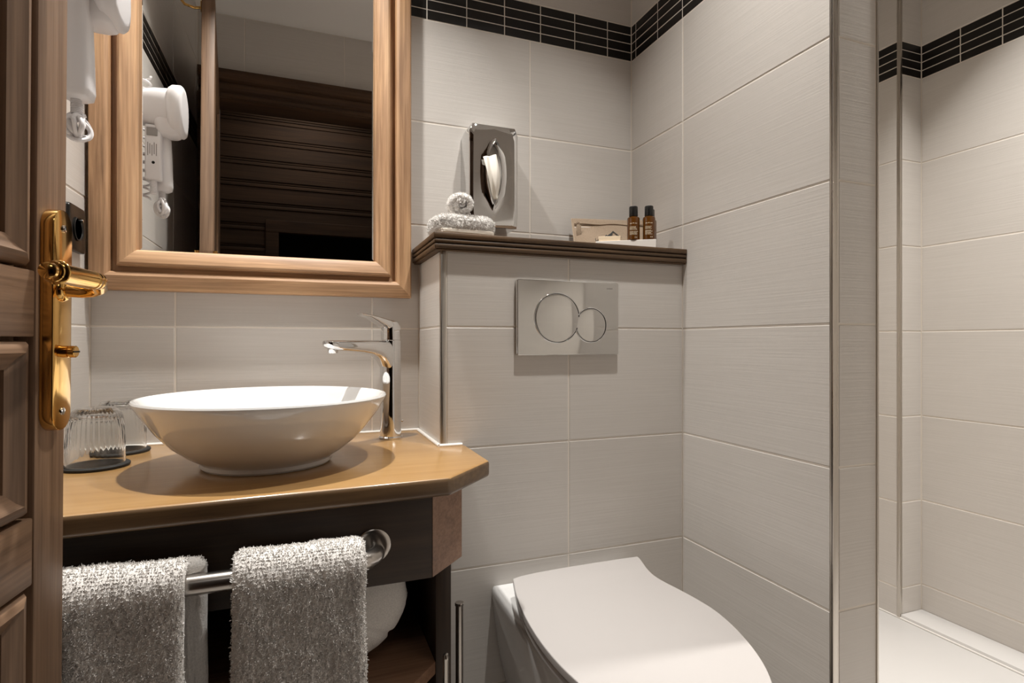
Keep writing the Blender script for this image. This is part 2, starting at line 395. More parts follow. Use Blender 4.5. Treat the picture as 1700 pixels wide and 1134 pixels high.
for (a,b_) in zip(RZ[:-1],RZ[1:]):
    z0,z1=a[1],b_[0]
    dbox('panel',SW+.001,DW-SW-.001,-DT+.004,-.019,z0,z1,M['doorv'])
    u0,u1=SW+.007,DW-SW-.007; q0,q1=z0+.004,z1-.004
    prof=[(0,-.019),(0,-.006),(.004,-.001),(.012,.001),(.017,-.004),(.022,-.006),(.028,-.009),(.030,-.019)]   # (inwards, out)
    def ring(s):
        pass
    C4=[(u0,q0),(u1,q0),(u1,q1),(u0,q1)]; IN=[(1,1),(-1,1),(-1,-1),(1,-1)]
    for i in range(4):
        j=(i+1)%4
        secs=[[(-n,C4[k_][0]+IN[k_][0]*w_,C4[k_][1]+IN[k_][1]*w_) for w_,n in prof] for k_ in (i,j)]
        link('moulding',loft_me(secs),M['doorh'] if i%2==0 else M['doorv'],door,True,40)
    dbox('raised_field',u0+.042,u1-.042,-.019,-.006,q0+.042,q1-.042,M['doorv'],r=.004)
# lock plate, lever and thumb turn
lp=link('lock_plate',None or vprism(rrect(.038,.236,.0189,10,0,0),0,.0125,.0012,2),M['brass'],door,True,35)
UP,ZP=.034,H+.0235
lp.rotation_euler=(0,0,math.radians(90)); lp.location=(0,UP,ZP)       # local Y -> -X (out of the face)
for dz in (.098,-.098):
    sc=link('screw',lathe_me([(0,0),(.0042,0),(.0040,.0012),(.0018,.0015),(.0016,.0004),(0,.0004)],20),M['chrome'],lp,True,40)
    sc.rotation_euler=(math.radians(-90),0,0); sc.location=(0,.0126,dz)
ky=lathe_me([(0,0),(.0064,0),(.0064,.0052),(.0050,.0056),(.0050,.0064),(.0064,.0068),(.0064,.0118),(.0056,.0126),(0,.0126)],24); xf(ky,Matrix.Rotation(math.radians(-90),4,'X'))
key=link('thumb_turn',ky,M['brass'],lp,True,40)
link('slot',box_me(-.0009,.0009,.0120,.0129,-.0066,.0066) if False else box_me(-.0066,.0066,.0118,.0129,-.0009,.0009),M['void'],key,True)
key.location=(-.001,.0125,-.034)
ZL=H+.0635
def dp(u,n,z): return (-n,u,z)
lev=thing('lever','','',(0,0,0)); del lev['label'],lev['category']; lev.parent=door
gprof=[(.0001,.160),(.006,.1595),(.0088,.157),(.0092,.153),(.0072,.1505),(.0072,.149),(.0112,.148),(.0118,.1465),(.0112,.145),(.0085,.1435),(.0085,.142),(.0128,.1405),(.0138,.139),(.0128,.137),(.0112,.136),(.0112,.068),(.0115,.067),(.0108,.066),(.0115,.065),(.0116,.058),(.0108,.057),(.0115,.056),(.0106,.046),(.008,.0425),(.0001,.0415)]
g=lathe_me([(r*.82,z) for r,z in gprof],36)
for v in g.vertices: x,y,z=v.co; v.co=(-.056+x,.160-(.160-z)*.87,ZL+y)
link('lever_grip',fix(g),M['brass'],lev,True,40)
neck=[dp(.036,.012,ZL-.008),dp(.036,.020,ZL-.009),dp(.037,.032,ZL-.010),dp(.040,.044,ZL-.009),dp(.050,.053,ZL-.006),dp(.064,.056,ZL-.001)]
link('lever_neck',tube_me(neck,[.0085,.0065,.006,.0062,.007,.0075],16),M['brass'],lev,True,50)
rs_=link('lever_collar',lathe_me([(0,0),(.0125,0),(.0125,.002),(.0105,.005),(.0085,.006),(0,.006)],28),M['brass'],lev,True,40)
rs_.rotation_euler=(0,math.radians(-90),0); rs_.location=dp(.036,.0122,ZL-.008)
# the same furniture and a coat hook on the far face
box_back=link('back_lock_plate',vprism(rrect(.038,.236,.0189,10,0,0),0,.0125,.0012,2),M['brass'],door,True,35)
box_back.rotation_euler=(0,0,math.radians(-90)); box_back.location=(DT,UP,ZP)
hook=link('coat_hook',join_me([tube_me([(DT,.03,1.955),(DT+.02,.03,1.950),(DT+.045,.03,1.954),(DT+.06,.03,1.972)],.004,12),box_me(DT,DT+.004,.02,.04,1.945,1.972,.002)]),M['brass'],door,True,40)

# ------------------------------------------------------------------ mirror in a moulded wooden frame
MX0,MX1,MZ0,MZ1=-.389,.240,H+.103,H+1.16
mir=thing('framed_mirror','wall mirror in a wide moulded light brown wooden frame above the washbasin','mirror',((MX0+MX1)/2,YB,MZ0))
prof=[(0,.002),(0,.028),(.003,.033),(.008,.0345),(.028,.0365),(.0345,.0335),(.0365,.029),(.037,.020),(.0475,.018),(.048,.033),(.050,.037),(.054,.0385),(.072,.034),(.079,.029),(.0815,.024),(.0815,.006)]
C4=[(MX0,MZ0),(MX1,MZ0),(MX1,MZ1),(MX0,MZ1)]; IN=[(1,1),(-1,1),(-1,-1),(1,-1)]
for i in range(4):
    j=(i+1)%4
    secs=[]
    for t in (0,.25,.5,.75,1):
        secs.append([((1-t)*(C4[i][0]+IN[i][0]*w_)+t*(C4[j][0]+IN[j][0]*w_),YB-d,(1-t)*(C4[i][1]+IN[i][1]*w_)+t*(C4[j][1]+IN[j][1]*w_)) for w_,d in prof])
    link('frame_side',loft_me(secs),M['frame'] if i%2==0 else M['framev'],mir,False,25)
mw=.079; gx0,gx1,gz0,gz1=MX0+mw,MX1-mw,MZ0+mw,MZ1-mw; yb_=YB-.0145; bw=.009
v=[(gx0,yb_+.0012,gz0),(gx1,yb_+.0012,gz0),(gx1,yb_+.0012,gz1),(gx0,yb_+.0012,gz1),(gx0+bw,yb_,gz0+bw),(gx1-bw,yb_,gz0+bw),(gx1-bw,yb_,gz1-bw),(gx0+bw,yb_,gz1-bw)]
link('mirror_glass',mesh(v,[(4,5,6,7),(0,1,5,4),(1,2,6,5),(2,3,7,6),(3,0,4,7)]),M['mirror'],mir)
box('backboard',(MX0+.01,MX1-.01,YB-.010,YB-.001,MZ0+.01,MZ1-.01),M['void'],mir)

# ------------------------------------------------------------------ wooden ledge over the cistern casing
SH0,SH1=LEDGE-.018,H+.2205
sx,sy=.2465,1.089
led=thing('wooden_ledge','dark moulded wooden ledge capping the boxed cistern under the tissue box','shelf',(sx,YB,SH0))
lay=[(0,SH1-.0112,SH1),(.0008,SH1-.0205,SH1-.0140),(.0012,SH0+.0030,SH1-.0232),(.0055,SH0,SH0+.0026)]
box('ledge_board',(sx+.0075,XR-.001,sy+.0075,YB-.001,SH0+.001,SH1-.0006),M['shelf'],led)
for n,(ins,z0,z1) in enumerate(lay):
    rr=.0019 if n<3 else .001
    # reeded front strip and return on the left end, mitred
    me=prism_me([(sx+ins,sy+ins),(XR-.0005,sy+ins),(XR-.0005,sy+.012+ins),(sx+.012+ins,sy+.012+ins)],z0,z1,rr,2)
    link('front_bead',me,M['shelf'],led,False,40)
    me=prism_me([(sx+ins,sy+ins),(sx+.012+ins,sy+.012+ins),(sx+.012+ins,YB-.001),(sx+ins,YB-.001)],z0,z1,rr,2)
    link('side_bead',me,M['shelf'],led,False,40)

# ------------------------------------------------------------------ flush plate
fp=thing('flush_plate','chrome dual flush plate with two round buttons on the tiled casing','flush plate',(.55,YC,H-.03))
pl=link('plate',vprism(rrect(.2475,.162,.004,4,.5495,H+.052),YC-.0125,YC-.0005,.0018,3),M['chromeb'],fp,False,35)
for (cx,cz_,R,nm) in ((.5196,H+.0518,.0530,'large_button'),(.6025,H+.0369,.0374,'small_button')):
    d=lathe_me([(0,.0010),(R-.004,.0010),(R-.0016,.0004),(R-.0008,-.001),(0,-.001)],64)
    for v_ in d.vertices: x,y,z=v_.co; v_.co=(cx+x,YC-.0126-z,cz_+y)
    bt=link(nm,fix(d),M['chromeb'],fp,False,30)
    link('button_gap',torus_me((cx,YC-.0126,cz_),R,.0007,'Y',64,6),M['void'],bt)
    link('button_rim',torus_me((cx,YC-.0124,cz_),R+.0014,.0011,'Y',64,8),M['chrome'],bt,False,60)
t_=text_me('GEBERIT',.0042,.0001)
xf(t_,Matrix.Translation((.650,YC-.0127,H+.1195))@Matrix.Rotation(math.radians(90),4,'X'))
link('lettering',t_,M['plasticg'],fp)

# ------------------------------------------------------------------ wall-hung toilet
ZLID=H-.474; TILT=.055
Lp=[(.399,1.0525),(.390,1.02),(.380,.985),(.3715,.94),(.3660,.90),(.3625,.855),(.3620,.81),(.3650,.765),(.3725,.72),(.385,.675),(.405,.63),(.432,.592),(.468,.566),(.508,.556)]
Rp=[(.552,.560),(.592,.576),(.628,.604),(.654,.640),(.674,.680),(.689,.725),(.6990,.77),(.7030,.815),(.697,.86),(.688,.90),(.679,.935),(.6755,.96),(.679,.99),(.688,1.02),(.695,1.046),(.691,1.0525)]
out=Lp+Rp
def smoothloop(p,it=1):
    for _ in range(it):
        q=[]
        n=len(p)
        for i in range(n):
            a,b_=p[i],p[(i+1)%n]; q+= [(a[0]*.75+b_[0]*.25,a[1]*.75+b_[1]*.25),(a[0]*.25+b_[0]*.75,a[1]*.25+b_[1]*.75)]
        p=q
    return p
out2=smoothloop(out,2); ccx,ccy=.53,.82
def scaled(p,s,dy=0,dx=0): return [(ccx+(x-ccx)*s+dx,ccy+(y-ccy)*s+dy) for x,y in p]
toi=thing('toilet','white wall-hung toilet with the slim lid closed','toilet',(.535,YC,.12))
def slab(poly,z0,z1,r):
    me=prism_me(poly,z0,z1); bev(me,r,4,50)
    for v in me.vertices: v.co.z-=TILT*(1.05-v.co.y)
    return me
link('lid',slab(out2,ZLID-.014,ZLID,.0042),M['seat'],toi,False,45)
link('seat_ring',slab(scaled(out2,.985),ZLID-.030,ZLID-.0165,.004),M['seat'],toi,False,45)
# ceramic bowl: rim outline shrinking down towards the wall
def bowl_sec(z,s,back,bw_):
    pts=[]
    for x,y in out2:
        X=ccx+(x-ccx)*s; t=(y-.55)/(1.0525-.55)
        Y=YC-.001-(1.0525-y)*back/(1.0525-.556)-( .02*(1-t) )
        if y>1.03: Y=YC-.001
        X=X if y<1.0 else (.535+(X-.535)*bw_)
        pts.append((X,Y,z))
    return pts
zr=ZLID-.042
def bsec(z,wd_,ln,sq=2.6):
    pts=[]
    for k in range(64):
        a=2*math.pi*k/64
        c_,s_=math.cos(a),math.sin(a)
        if s_>=0: X=.535+wd_*(abs(c_)**.25)*(1 if c_>0 else -1); Y=YC-.0005-.0*s_ if s_>.25 else YC-.0005-(.25-s_)*.35
        else: X=.535+wd_*(abs(c_)**.8)*(1 if c_>0 else -1); Y=YC-.088-(ln-.088)*(abs(s_)**.9)
        pts.append((X,Y,z-(TILT*.6*(1.05-Y))))
    return pts
link('bowl',loft_me([bsec(.115,.085,.20),bsec(.14,.105,.26),bsec(.22,.130,.34),bsec(.30,.148,.43),bsec(.37,.158,.50),bsec(zr-.02,.163,.525),bsec(zr-.005,.1625,.526),bsec(zr,.158,.520)]),M['white'],toi,False,50)
for hx in (.45,.62): link('hinge',xf(lathe_me([(0,0),(.011,0),(.011,.022),(0,.022)],20),Matrix.Translation((hx,1.03,zr-.004))),M['chrome'],toi,False,40)

# ------------------------------------------------------------------ vanity
ZC=H-.2118
ctop=thing('vanity_top','honey coloured varnished wooden washstand top with a cut-off front corner','worktop',(-.05,YB,ZC-.03))
cpoly=[(XL+.001,YB-.001),(XC-.0015,YB-.001),(XC-.0015,YC-.002),(.3165,YC-.002),(.3155,.945),(.219,.846),(-.268,.826),(XL+.001,.822)]
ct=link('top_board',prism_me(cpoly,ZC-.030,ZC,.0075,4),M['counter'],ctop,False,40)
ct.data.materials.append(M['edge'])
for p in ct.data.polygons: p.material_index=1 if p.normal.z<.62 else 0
sil=[(XL+.004,YB-.003,ZC+.001),(XC-.004,YB-.003,ZC+.001),(XC-.004,YC-.004,ZC+.001),(.308,YC-.004,ZC+.001)]
link('sealant_bead',tube_me([sil[0],sil[1]],.0035,8),M['silicone'],ctop,False,60)
link('sealant_bead',tube_me([sil[1],sil[2]],.0042,8),M['silicone'],ctop,False,60)
link('sealant_bead',tube_me([sil[2],sil[3]],.0036,8),M['silicone'],ctop,False,60)
ZA=H-.377; yf=.875; ax,ay=.195,yf; bx_,by=.263,.943
van=thing('washstand','dark stained wooden washstand with an open shelf under the varnished top','washstand',(-.05,YB,0))
box('front_rail',(XL+.002,ax,yf,yf+.022,ZA,ZC-.0305),M['dark'],van,.001)
link('corner_rail',prism_me([(ax+.0005,ay),(bx_,by),(bx_-.016,by+.016),(ax+.0005,ay+.031)],ZA,ZC-.0305,.0008,1),M['apron'],van,False,40)
box('side_rail',(bx_-.022,bx_,by+.017,YC-.003,ZA,ZC-.0305),M['dark'],van,.001)
box('side_panel',(.2195,.247,.957,YB-.004,0,ZA-.0005),M['darkv'],van,.001)
box('side_panel',(XL+.002,XL+.028,.90,YB-.004,0,ZA-.0005),M['darkv'],van,.001)
box('back_panel',(XL+.03,.219,YB-.018,YB-.004,.10,ZC-.031),M['dark'],van)
ZSH=H-.56
link('shelf_board',prism_me([(XL+.029,YB-.019),(.2190,YB-.019),(.2190,.957),(.1725,.9085),(XL+.029,.9085)],ZSH-.022,ZSH,.0015,2),M['apron'],van,False,40)
box('plinth',(XL+.029,.219,.93,.95,0,.09),M['dark'],van)

# vessel basin
BX,BY=-.055,1.065
bas=thing('vessel_basin','round white ceramic vessel basin standing on the washstand top','basin',(BX,BY,ZC))
bp_=[(0,.010),(.094,.010),(.096,.0005),(.104,.0005),(.107,.004),(.107,.010),(.112,.014),(.128,.024),(.150,.042),(.171,.066),(.188,.090),(.1985,.1075),(.2015,.1125),(.2022,.1155),(.2008,.1180),(.1975,.1185),(.1935,.1160),(.186,.1035),(.172,.081),(.152,.060),(.125,.045),(.09,.036),(.05,.032),(.024,.0315),(.022,.026),(0,.026)]
link('bowl',lathe_me(bp_,96,(BX,BY,ZC)),M['white'],bas,False,40)
link('drain',lathe_me([(0,.034),(.018,.0345),(.021,.033),(.021,.027),(0,.027)],40,(BX,BY,ZC)),M['chrome'],bas,False,30)

# mixer tap
FX,FY=.183,1.239; sdx,sdy=-.81,-.586
tap=thing('mixer_tap','tall chrome single-lever mixer tap behind the basin','tap',(FX,FY,ZC))
def tp(s,l,z): return (FX+sdx*s-sdy*l, FY+sdy*s+sdx*l, z)     # along the spout, across, height
ztop=H+.0035
def ell(s,a,b_,z,n=40): return [tp(s+a*math.cos(2*math.pi*k/n),b_*math.sin(2*math.pi*k/n),z) for k in range(n)]
col=[ell(0,.0255,.0255,ZC+.0005),ell(0,.0258,.0258,ZC+.003),ell(0,.0235,.0235,ZC+.006),ell(.0005,.023,.0228,ZC+.06),ell(.0008,.023,.0228,ZC+.13),ell(.0008,.0232,.0228,ztop-.02),ell(.0008,.0232,.0228,ztop-.0012),ell(.0008,.022,.0218,ztop)]
link('body',loft_me(col),M['chrome'],tap,False,35)
def ssec(s,w_,zb,zt):
    pts=[]; n=28
    for k in range(n):
        a=2*math.pi*k/n; c_,s_=math.cos(a),math.sin(a)
        l=w_*(abs(c_)**.6)*(1 if c_>0 else -1)
        z=(zt+zb)/2+(zt-zb)/2*(abs(s_)**(.55 if s_>0 else .9))*(1 if s_>0 else -1)
        pts.append(tp(s,l,z))
    return pts
zt=ztop-.0004
sp=[ssec(.004,.0205,zt-.085,zt),ssec(.014,.0205,zt-.072,zt),ssec(.024,.0205,zt-.056,zt),ssec(.032,.0202,zt-.045,zt),ssec(.044,.020,zt-.036,zt),ssec(.062,.0195,zt-.0295,zt),ssec(.09,.0188,zt-.0255,zt),ssec(.125,.018,zt-.0225,zt),ssec(.150,.0172,zt-.0205,zt),ssec(.164,.0155,zt-.017,zt-.0003),ssec(.171,.012,zt-.012,zt-.0008),ssec(.174,.007,zt-.008,zt-.0016)]
spo=link('spout',loft_me(sp),M['chrome'],tap,False,50)
ae=lathe_me([(0,0),(.0085,0),(.0098,.002),(.0105,.009),(0,.010)],28)
xf(ae,Matrix.Translation(tp(.155,0,zt-.0255))); link('aerator',ae,M['chrome'],spo,False,40)
hd=[ell(0,.0210,.0210,ztop+.0006),ell(0,.0212,.0212,ztop+.004),ell(.0005,.0205,.0205,ztop+.022),ell(.001,.0195,.0198,ztop+.034),ell(.003,.0175,.018,ztop+.040),ell(.006,.009,.011,ztop+.0435)]
lvr=link('lever',loft_me(hd),M['chrome'],tap,False,35)
ls=[]
for s,w_,zb,z_t in ((-.014,.0160,.018,.035),(0,.0175,.020,.0410),(.014,.0175,.023,.0450),(.030,.0165,.0315,.0482),(.048,.0155,.040,.0512),(.065,.0135,.0475,.0535),(.080,.012,.0508,.0555),(.087,.008,.0522,.0555)):
    ls.append(ssec(s,w_,ztop+zb,ztop+z_t))
link('lever_blade',loft_me(ls),M['chrome'],lvr,False,50)
hole=lathe_me([(0,0),(.0022,0),(.0022,.0006),(0,.0006)],16); xf(hole,Matrix.Rotation(math.radians(90),4,'X')); xf(hole,Matrix.Rotation(math.atan2(sdy,sdx)+math.radians(90),4,'Z')); xf(hole,Matrix.Translation(tp(.0196,0,ztop+.010)))
link('grub_screw',hole,M['void'],lvr)
link('waste_knob',join_me([tube_me([tp(-.028,0,ZC+.001),tp(-.028,0,ZC+.035)],.0022,10),tube_me([tp(-.034,.004,ZC+.034),tp(-.020,-.006,ZC+.038)],.0026,10)]),M['chrome'],tap,False,50)

# tumblers upside down on black mats
def tumbler(cx,cy,lab,labm,rot):
    mt=tag(link('glass_mat',lathe_me([(0,.0005),(.0475,.0005),(.049,.002),(.049,.0045),(.0475,.0056),(0,.0056)],48,(cx,cy,ZC)),M['cork'],None,False,40),labm,'coaster','black mats under the tumblers')
    z0=ZC+.0062; n=72; hts=[0,.012,.028,.034,.05,.066,.076,.084,.090,.0935,.095]
    ro=[.0420,.0420,.0416,.0415,.0408,.0396,.0380,.0355,.0318,.027,.020]; flute=[0,0,0,1,1,1,1,.9,.6,.2,0]
    secs=[]
    for h_,r_,f_ in zip(hts,ro,flute): secs.append([(cx+(r_+.0007*f_*math.cos(36*a))*math.cos(a+rot),cy+(r_+.0007*f_*math.cos(36*a))*math.sin(a+rot),z0+h_) for a in [2*math.pi*k/144 for k in range(144)]])
    inn=[]
    for h_,r_ in ((.0,.0398),(.03,.0392),(.06,.0376),(.074,.0350),(.080,.030),(.083,.02)): inn.append([(cx+r_*math.cos(2*math.pi*k/144+rot),cy+r_*math.sin(2*math.pi*k/144+rot),z0+h_) for k in range(144)])
    allsec=inn[::-1]+secs
    V=[p for s in allsec for p in s]; Fc=[]; n=144
    for k in range(len(allsec)-1):
        for i in range(n): j=(i+1)%n; Fc.append((k*n+i,k*n+j,(k+1)*n+j,(k+1)*n+i))
    Fc.append(tuple(range(n))); Fc.append(tuple(range((len(allsec)-1)*n,len(allsec)*n)))
    tag(link('tumbler',fix(mesh(V,Fc)),M['glass'],None,False,50),lab,'glass','upturned tumblers by the basin')
tumbler(-.326,1.128,'ribbed clear tumbler upside down, nearer of the two beside the basin','black round mat under the nearer upturned tumbler',0)
tumbler(-.325,1.262,'ribbed clear tumbler upside down in the corner, half hidden behind the nearer one','black round mat in the corner under the rear tumbler',.03)

# ------------------------------------------------------------------ towel rail and towels
YR,ZR=.815,H-.3135
ra=thing('towel_rail','brushed steel towel rail bolted across the washstand front','towel rail',(-.1,yf,ZR))
xr,xl=.103,-.335
def bend(x,sgn):
    pts=[]
    for k in range(9):
        a=math.radians(90*k/8); pts.append((x-sgn*(.030-.030*math.sin(a)),yf-.001-(.026)-.0+0*a-.031*(1-math.cos(a)) if 0 else yf-.030-.030*(1-math.cos(math.radians(90)-a)) if 0 else 0,ZR))
    return pts
path=[(xr,yf-.001,ZR),(xr,yf-.028,ZR)]
for k in range(1,9):
    a=math.radians(90*k/8); path.append((xr-.032*(1-math.cos(a)),yf-.028-.032*math.sin(a),ZR))
n0=len(path)
path2=[(xl,yf-.001,ZR),(xl,yf-.028,ZR)]
for k in range(1,9):
    a=math.radians(90*k/8); path2.append((xl+.032*(1-math.cos(a)),yf-.028-.032*math.sin(a),ZR))
link('bar',tube_me(path+path2[::-1],.0132,20),M['steel'],ra,False,60)
for x in (xr,xl):
    me=lathe_me([(0,0),(.0262,0),(.0262,.003),(.0245,.0045),(.018,.005),(0,.005)],40); xf(me,Matrix.Rotation(math.radians(90),4,'X')); xf(me,Matrix.Translation((x,yf-.0002,ZR)))
    link('rosette',me,M['steel'],ra,False,40)
def by_area(me):
    n=len(me.polygons); c=np.empty(n*3,np.float32); a=np.empty(n,np.float32); nn=np.empty(n*3,np.float32)
    me.polygons.foreach_get('center',c); me.polygons.foreach_get('area',a); me.polygons.foreach_get('normal',nn)
    c=c.reshape(-1,3).astype(float); nn=nn.reshape(-1,3).astype(float); a=a.astype(float)
    # several random points in every polygon, so that large faces are covered evenly
    V=np.empty(len(me.vertices)*3,np.float32); me.vertices.foreach_get('co',V); V=V.reshape(-1,3).astype(float)
    st=np.empty(n,np.int32); tt=np.empty(n,np.int32); me.polygons.foreach_get('loop_start',st); me.polygons.foreach_get('loop_total',tt)
    li=np.empty(len(me.loops),np.int32); me.loops.foreach_get('vertex_index',li)
    rs=np.random.RandomState(1); C_,N_,A_=[],[],[]
    q=[V[li[st+np.minimum(k,tt-1)]] for k in range(4)]
    for _ in range(6):
        u=rs.rand(n,1); v=rs.rand(n,1)
        C_.append((q[0]*(1-u)+q[1]*u)*(1-v)+(q[3]*(1-u)+q[2]*u)*v); N_.append(nn); A_.append(a)
    return np.concatenate(C_),np.concatenate(N_),np.concatenate(A_)
def pile(V,N,count,ln,wd_,seed,parent,mask=None,wt=None):
    rs=np.random.RandomState(seed); idx=np.arange(len(V)) if mask is None else np.nonzero(mask)[0]
    pw=None if wt is None else wt[idx]/wt[idx].sum()
    ii=rs.choice(idx,count,p=pw); P=V[ii]+rs.randn(count,3)*.0006; D=N[ii]+rs.randn(count,3)*.75; D/=np.linalg.norm(D,axis=1)[:,None]
    A=np.cross(D,rs.randn(count,3)); A/=np.linalg.norm(A,axis=1)[:,None]; B=np.cross(D,A)
    L=(ln*(.5+rs.rand(count)))[:,None]; curl=rs.randn(count,3)*ln*.3
    b0=P-D*.0005
    v=np.stack([b0+A*wd_,b0-A*wd_*.5+B*wd_*.87,b0-A*wd_*.5-B*wd_*.87,P+D*L*.6+A*wd_*.8+curl*.4,P+D*L*.6-A*wd_*.4+B*wd_*.7+curl*.4,P+D*L*.6-A*wd_*.4-B*wd_*.7+curl*.4,P+D*L+curl,P+D*L+curl+A*wd_*.2],1).reshape(-1,3)
    base=(np.arange(count)*8)[:,None,None]
    f=np.array([[0,1,4,3],[1,2,5,4],[2,0,3,5],[3,4,6,7],[4,5,6,6],[5,3,7,6]])
    f=f[[0,1,2,3,5]]
    Fq=(base+f[None]).reshape(-1,4)
    o=link('pile',np_mesh(v,Fq),M['terry'],parent); o['kind']='stuff'; o.data.shade_smooth(); return o
def vnorm(me):
    n=np.empty(len(me.vertices)*3,np.float32); me.vertex_normals.foreach_get('vector',n); return n.reshape(-1,3).astype(float)
def grid_faces(nu,nv,wrapu=False):
    i=np.arange(nu if wrapu else nu-1)[:,None]; j=np.arange(nv-1)[None,:]
    a=(i*nv+j); b_=(((i+1)%nu)*nv+j)
    return np.stack([a,b_,b_+1,a+1],-1).reshape(-1,4)
def hung_towel(name,label,x0,x1,th,front,back,seed,shift=0.0):
    # centre line over the rail in (Y,Z): back sheet up, over, front sheet down
    r=.0145+th/2; pts=[]
    nb=50
    for k in range(nb): t=k/nb; pts.append((YR+r+.004*(1-t),ZR-back*(1-t)))
    for k in range(26): a=math.pi*k/25; pts.append((YR+r*math.cos(a),ZR+r*math.sin(a)*1.05))
    nf=150
    for k in range(1,nf): t=k/nf; pts.append((YR-r-.008*math.sin(min(t*3,1)*math.pi/2)*0-.006*t,ZR-front*t))
    P=np.array(pts); T=np.gradient(P,axis=0); T/=np.linalg.norm(T,axis=1)[:,None]; Nn=np.stack([-T[:,1],T[:,0]],1)
    ns=len(P); nx=150; u=np.linspace(-1,1,nx); w2=(x1-x0)/2; ed=th*.55
    d=np.clip((np.abs(u)*w2-(w2-ed))/ed,0,.985); hx=th/2*np.sqrt(1-d*d)
    s_=np.arange(ns); de=np.clip(1-np.minimum(s_,ns-1-s_)/4.,0,.97); hs=np.sqrt(1-de*de)
    low=noise2(ns,nx,10,6,seed)*.0022+noise2(ns,nx,3,3,seed+1)*.003
    sh=np.where(s_<60,shift,0.)
    layers=[]
    for sgn in (1,-1):
        fine=noise2(ns,nx,int(ns*.8),int(nx*.9),seed+2+sgn)*.0008+noise2(ns,nx,int(ns*.3),int(nx*.35),seed+5+sgn)*.0009
        h=hx[None,:]*hs[:,None]*sgn+low+fine*sgn
        X=(x0+x1)/2+u[None,:]*w2+sh[:,None]+noise2(ns,nx,14,2,seed+9)*.0015
        Y=P[:,0][:,None]+Nn[:,0][:,None]*h; Z=P[:,1][:,None]+Nn[:,1][:,None]*h
        layers.append(np.stack([X,Y,Z],-1).reshape(-1,3))
    V=np.concatenate(layers); f1=grid_faces(ns,nx); n1=ns*nx; f2=f1[:,::-1]+n1
    # stitch borders
    br=[]
    for j in (0,nx-1):
        a=np.arange(ns-1)*nx+j; q=np.stack([a,a+nx,a+nx+n1,a+n1],-1); br.append(q if j else q[:,::-1])
    for i in (0,ns-1):
        a=i*nx+np.arange(nx-1); q=np.stack([a,a+1,a+1+n1,a+n1],-1); br.append(q[:,::-1] if i else q)
    me=np_mesh(V,np.concatenate([f1,f2]+br)); fix(me); me.shade_smooth()
    t=thing(name,label,'towel',((x0+x1)/2,YR,ZR-front),'towels hung on the rail'); link('cloth',me,M['terry'],t)
    N=vnorm(me); outer=np.zeros(len(V),bool)
    cy=YR; side=(V[:,1]<YR-.012)|(V[:,2]>ZR+.01)
    # only the outward facing skin carries pile
    cen=np.concatenate([np.repeat(P,nx,0)]*2); rel=(V[:,1]-cen[:,0])*(cen[:,0]-YR)+(V[:,2]-cen[:,1])*np.where(cen[:,1]>ZR,cen[:,1]-ZR,0)
    pile(V,N,42000,.0019,.00062,seed+20,t,side&(rel>0))
    return t
hung_towel('hanging_towel','white terry towel on the rail nearer the toilet',-.083,.083,.020,.36,.22,31)
hung_towel('hanging_towel','white terry towel on the rail beside the open door',-.302,-.136,.020,.36,.20,57,.018)
# rolled bath towel on the shelf
def roll_towel():
    cx,cz_=.050,ZSH+.112; R0,R1=.130,.110
    y0,y1=.945,1.25; ns,nt=70,120
    t=np.linspace(0,1,ns); a=np.linspace(0,2*math.pi,nt,endpoint=False)
    e=np.sqrt(np.clip(1-(np.abs(t*2-1))**7,0,1))
    lowf=noise2(ns,nt+1,4,7,3)[:,:-1]*.004+noise2(ns,nt+1,40,80,4)[:,:-1]*.0012
    rid=np.where(np.abs(((a+.35)%(2*math.pi))-math.pi*1.9)<.06,-.006,0.)[None,:]
    k=e[:,None]*1+lowf*6+rid*6
    X=cx+R0*np.cos(a)[None,:]*k; Z=cz_+R1*np.sin(a)[None,:]*k; Z=np.maximum(Z,ZSH+.001)
    Y=(y0+(y1-y0)*t)[:,None]+0*X
    V=np.stack([X,Y,Z],-1).reshape(-1,3)
    i=np.arange(ns-1)[:,None]; j=np.arange(nt)[None,:]; A=i*nt+j; B=i*nt+(j+1)%nt
    me=np_mesh(V,np.stack([A,B,B+nt,A+nt],-1).reshape(-1,4)); bm=bmesh.new(); bm.from_mesh(me); bmesh.ops.holes_fill(bm,edges=[e_ for e_ in bm.edges if len(e_.link_faces)==1]); bmesh.ops.recalc_face_normals(bm,faces=bm.faces); bm.to_mesh(me); bm.free(); me.shade_smooth()
    tag(link('rolled_bath_towel',me,M['terry']),'large rolled white bath towel lying on the open shelf under the basin','towel')
roll_towel()

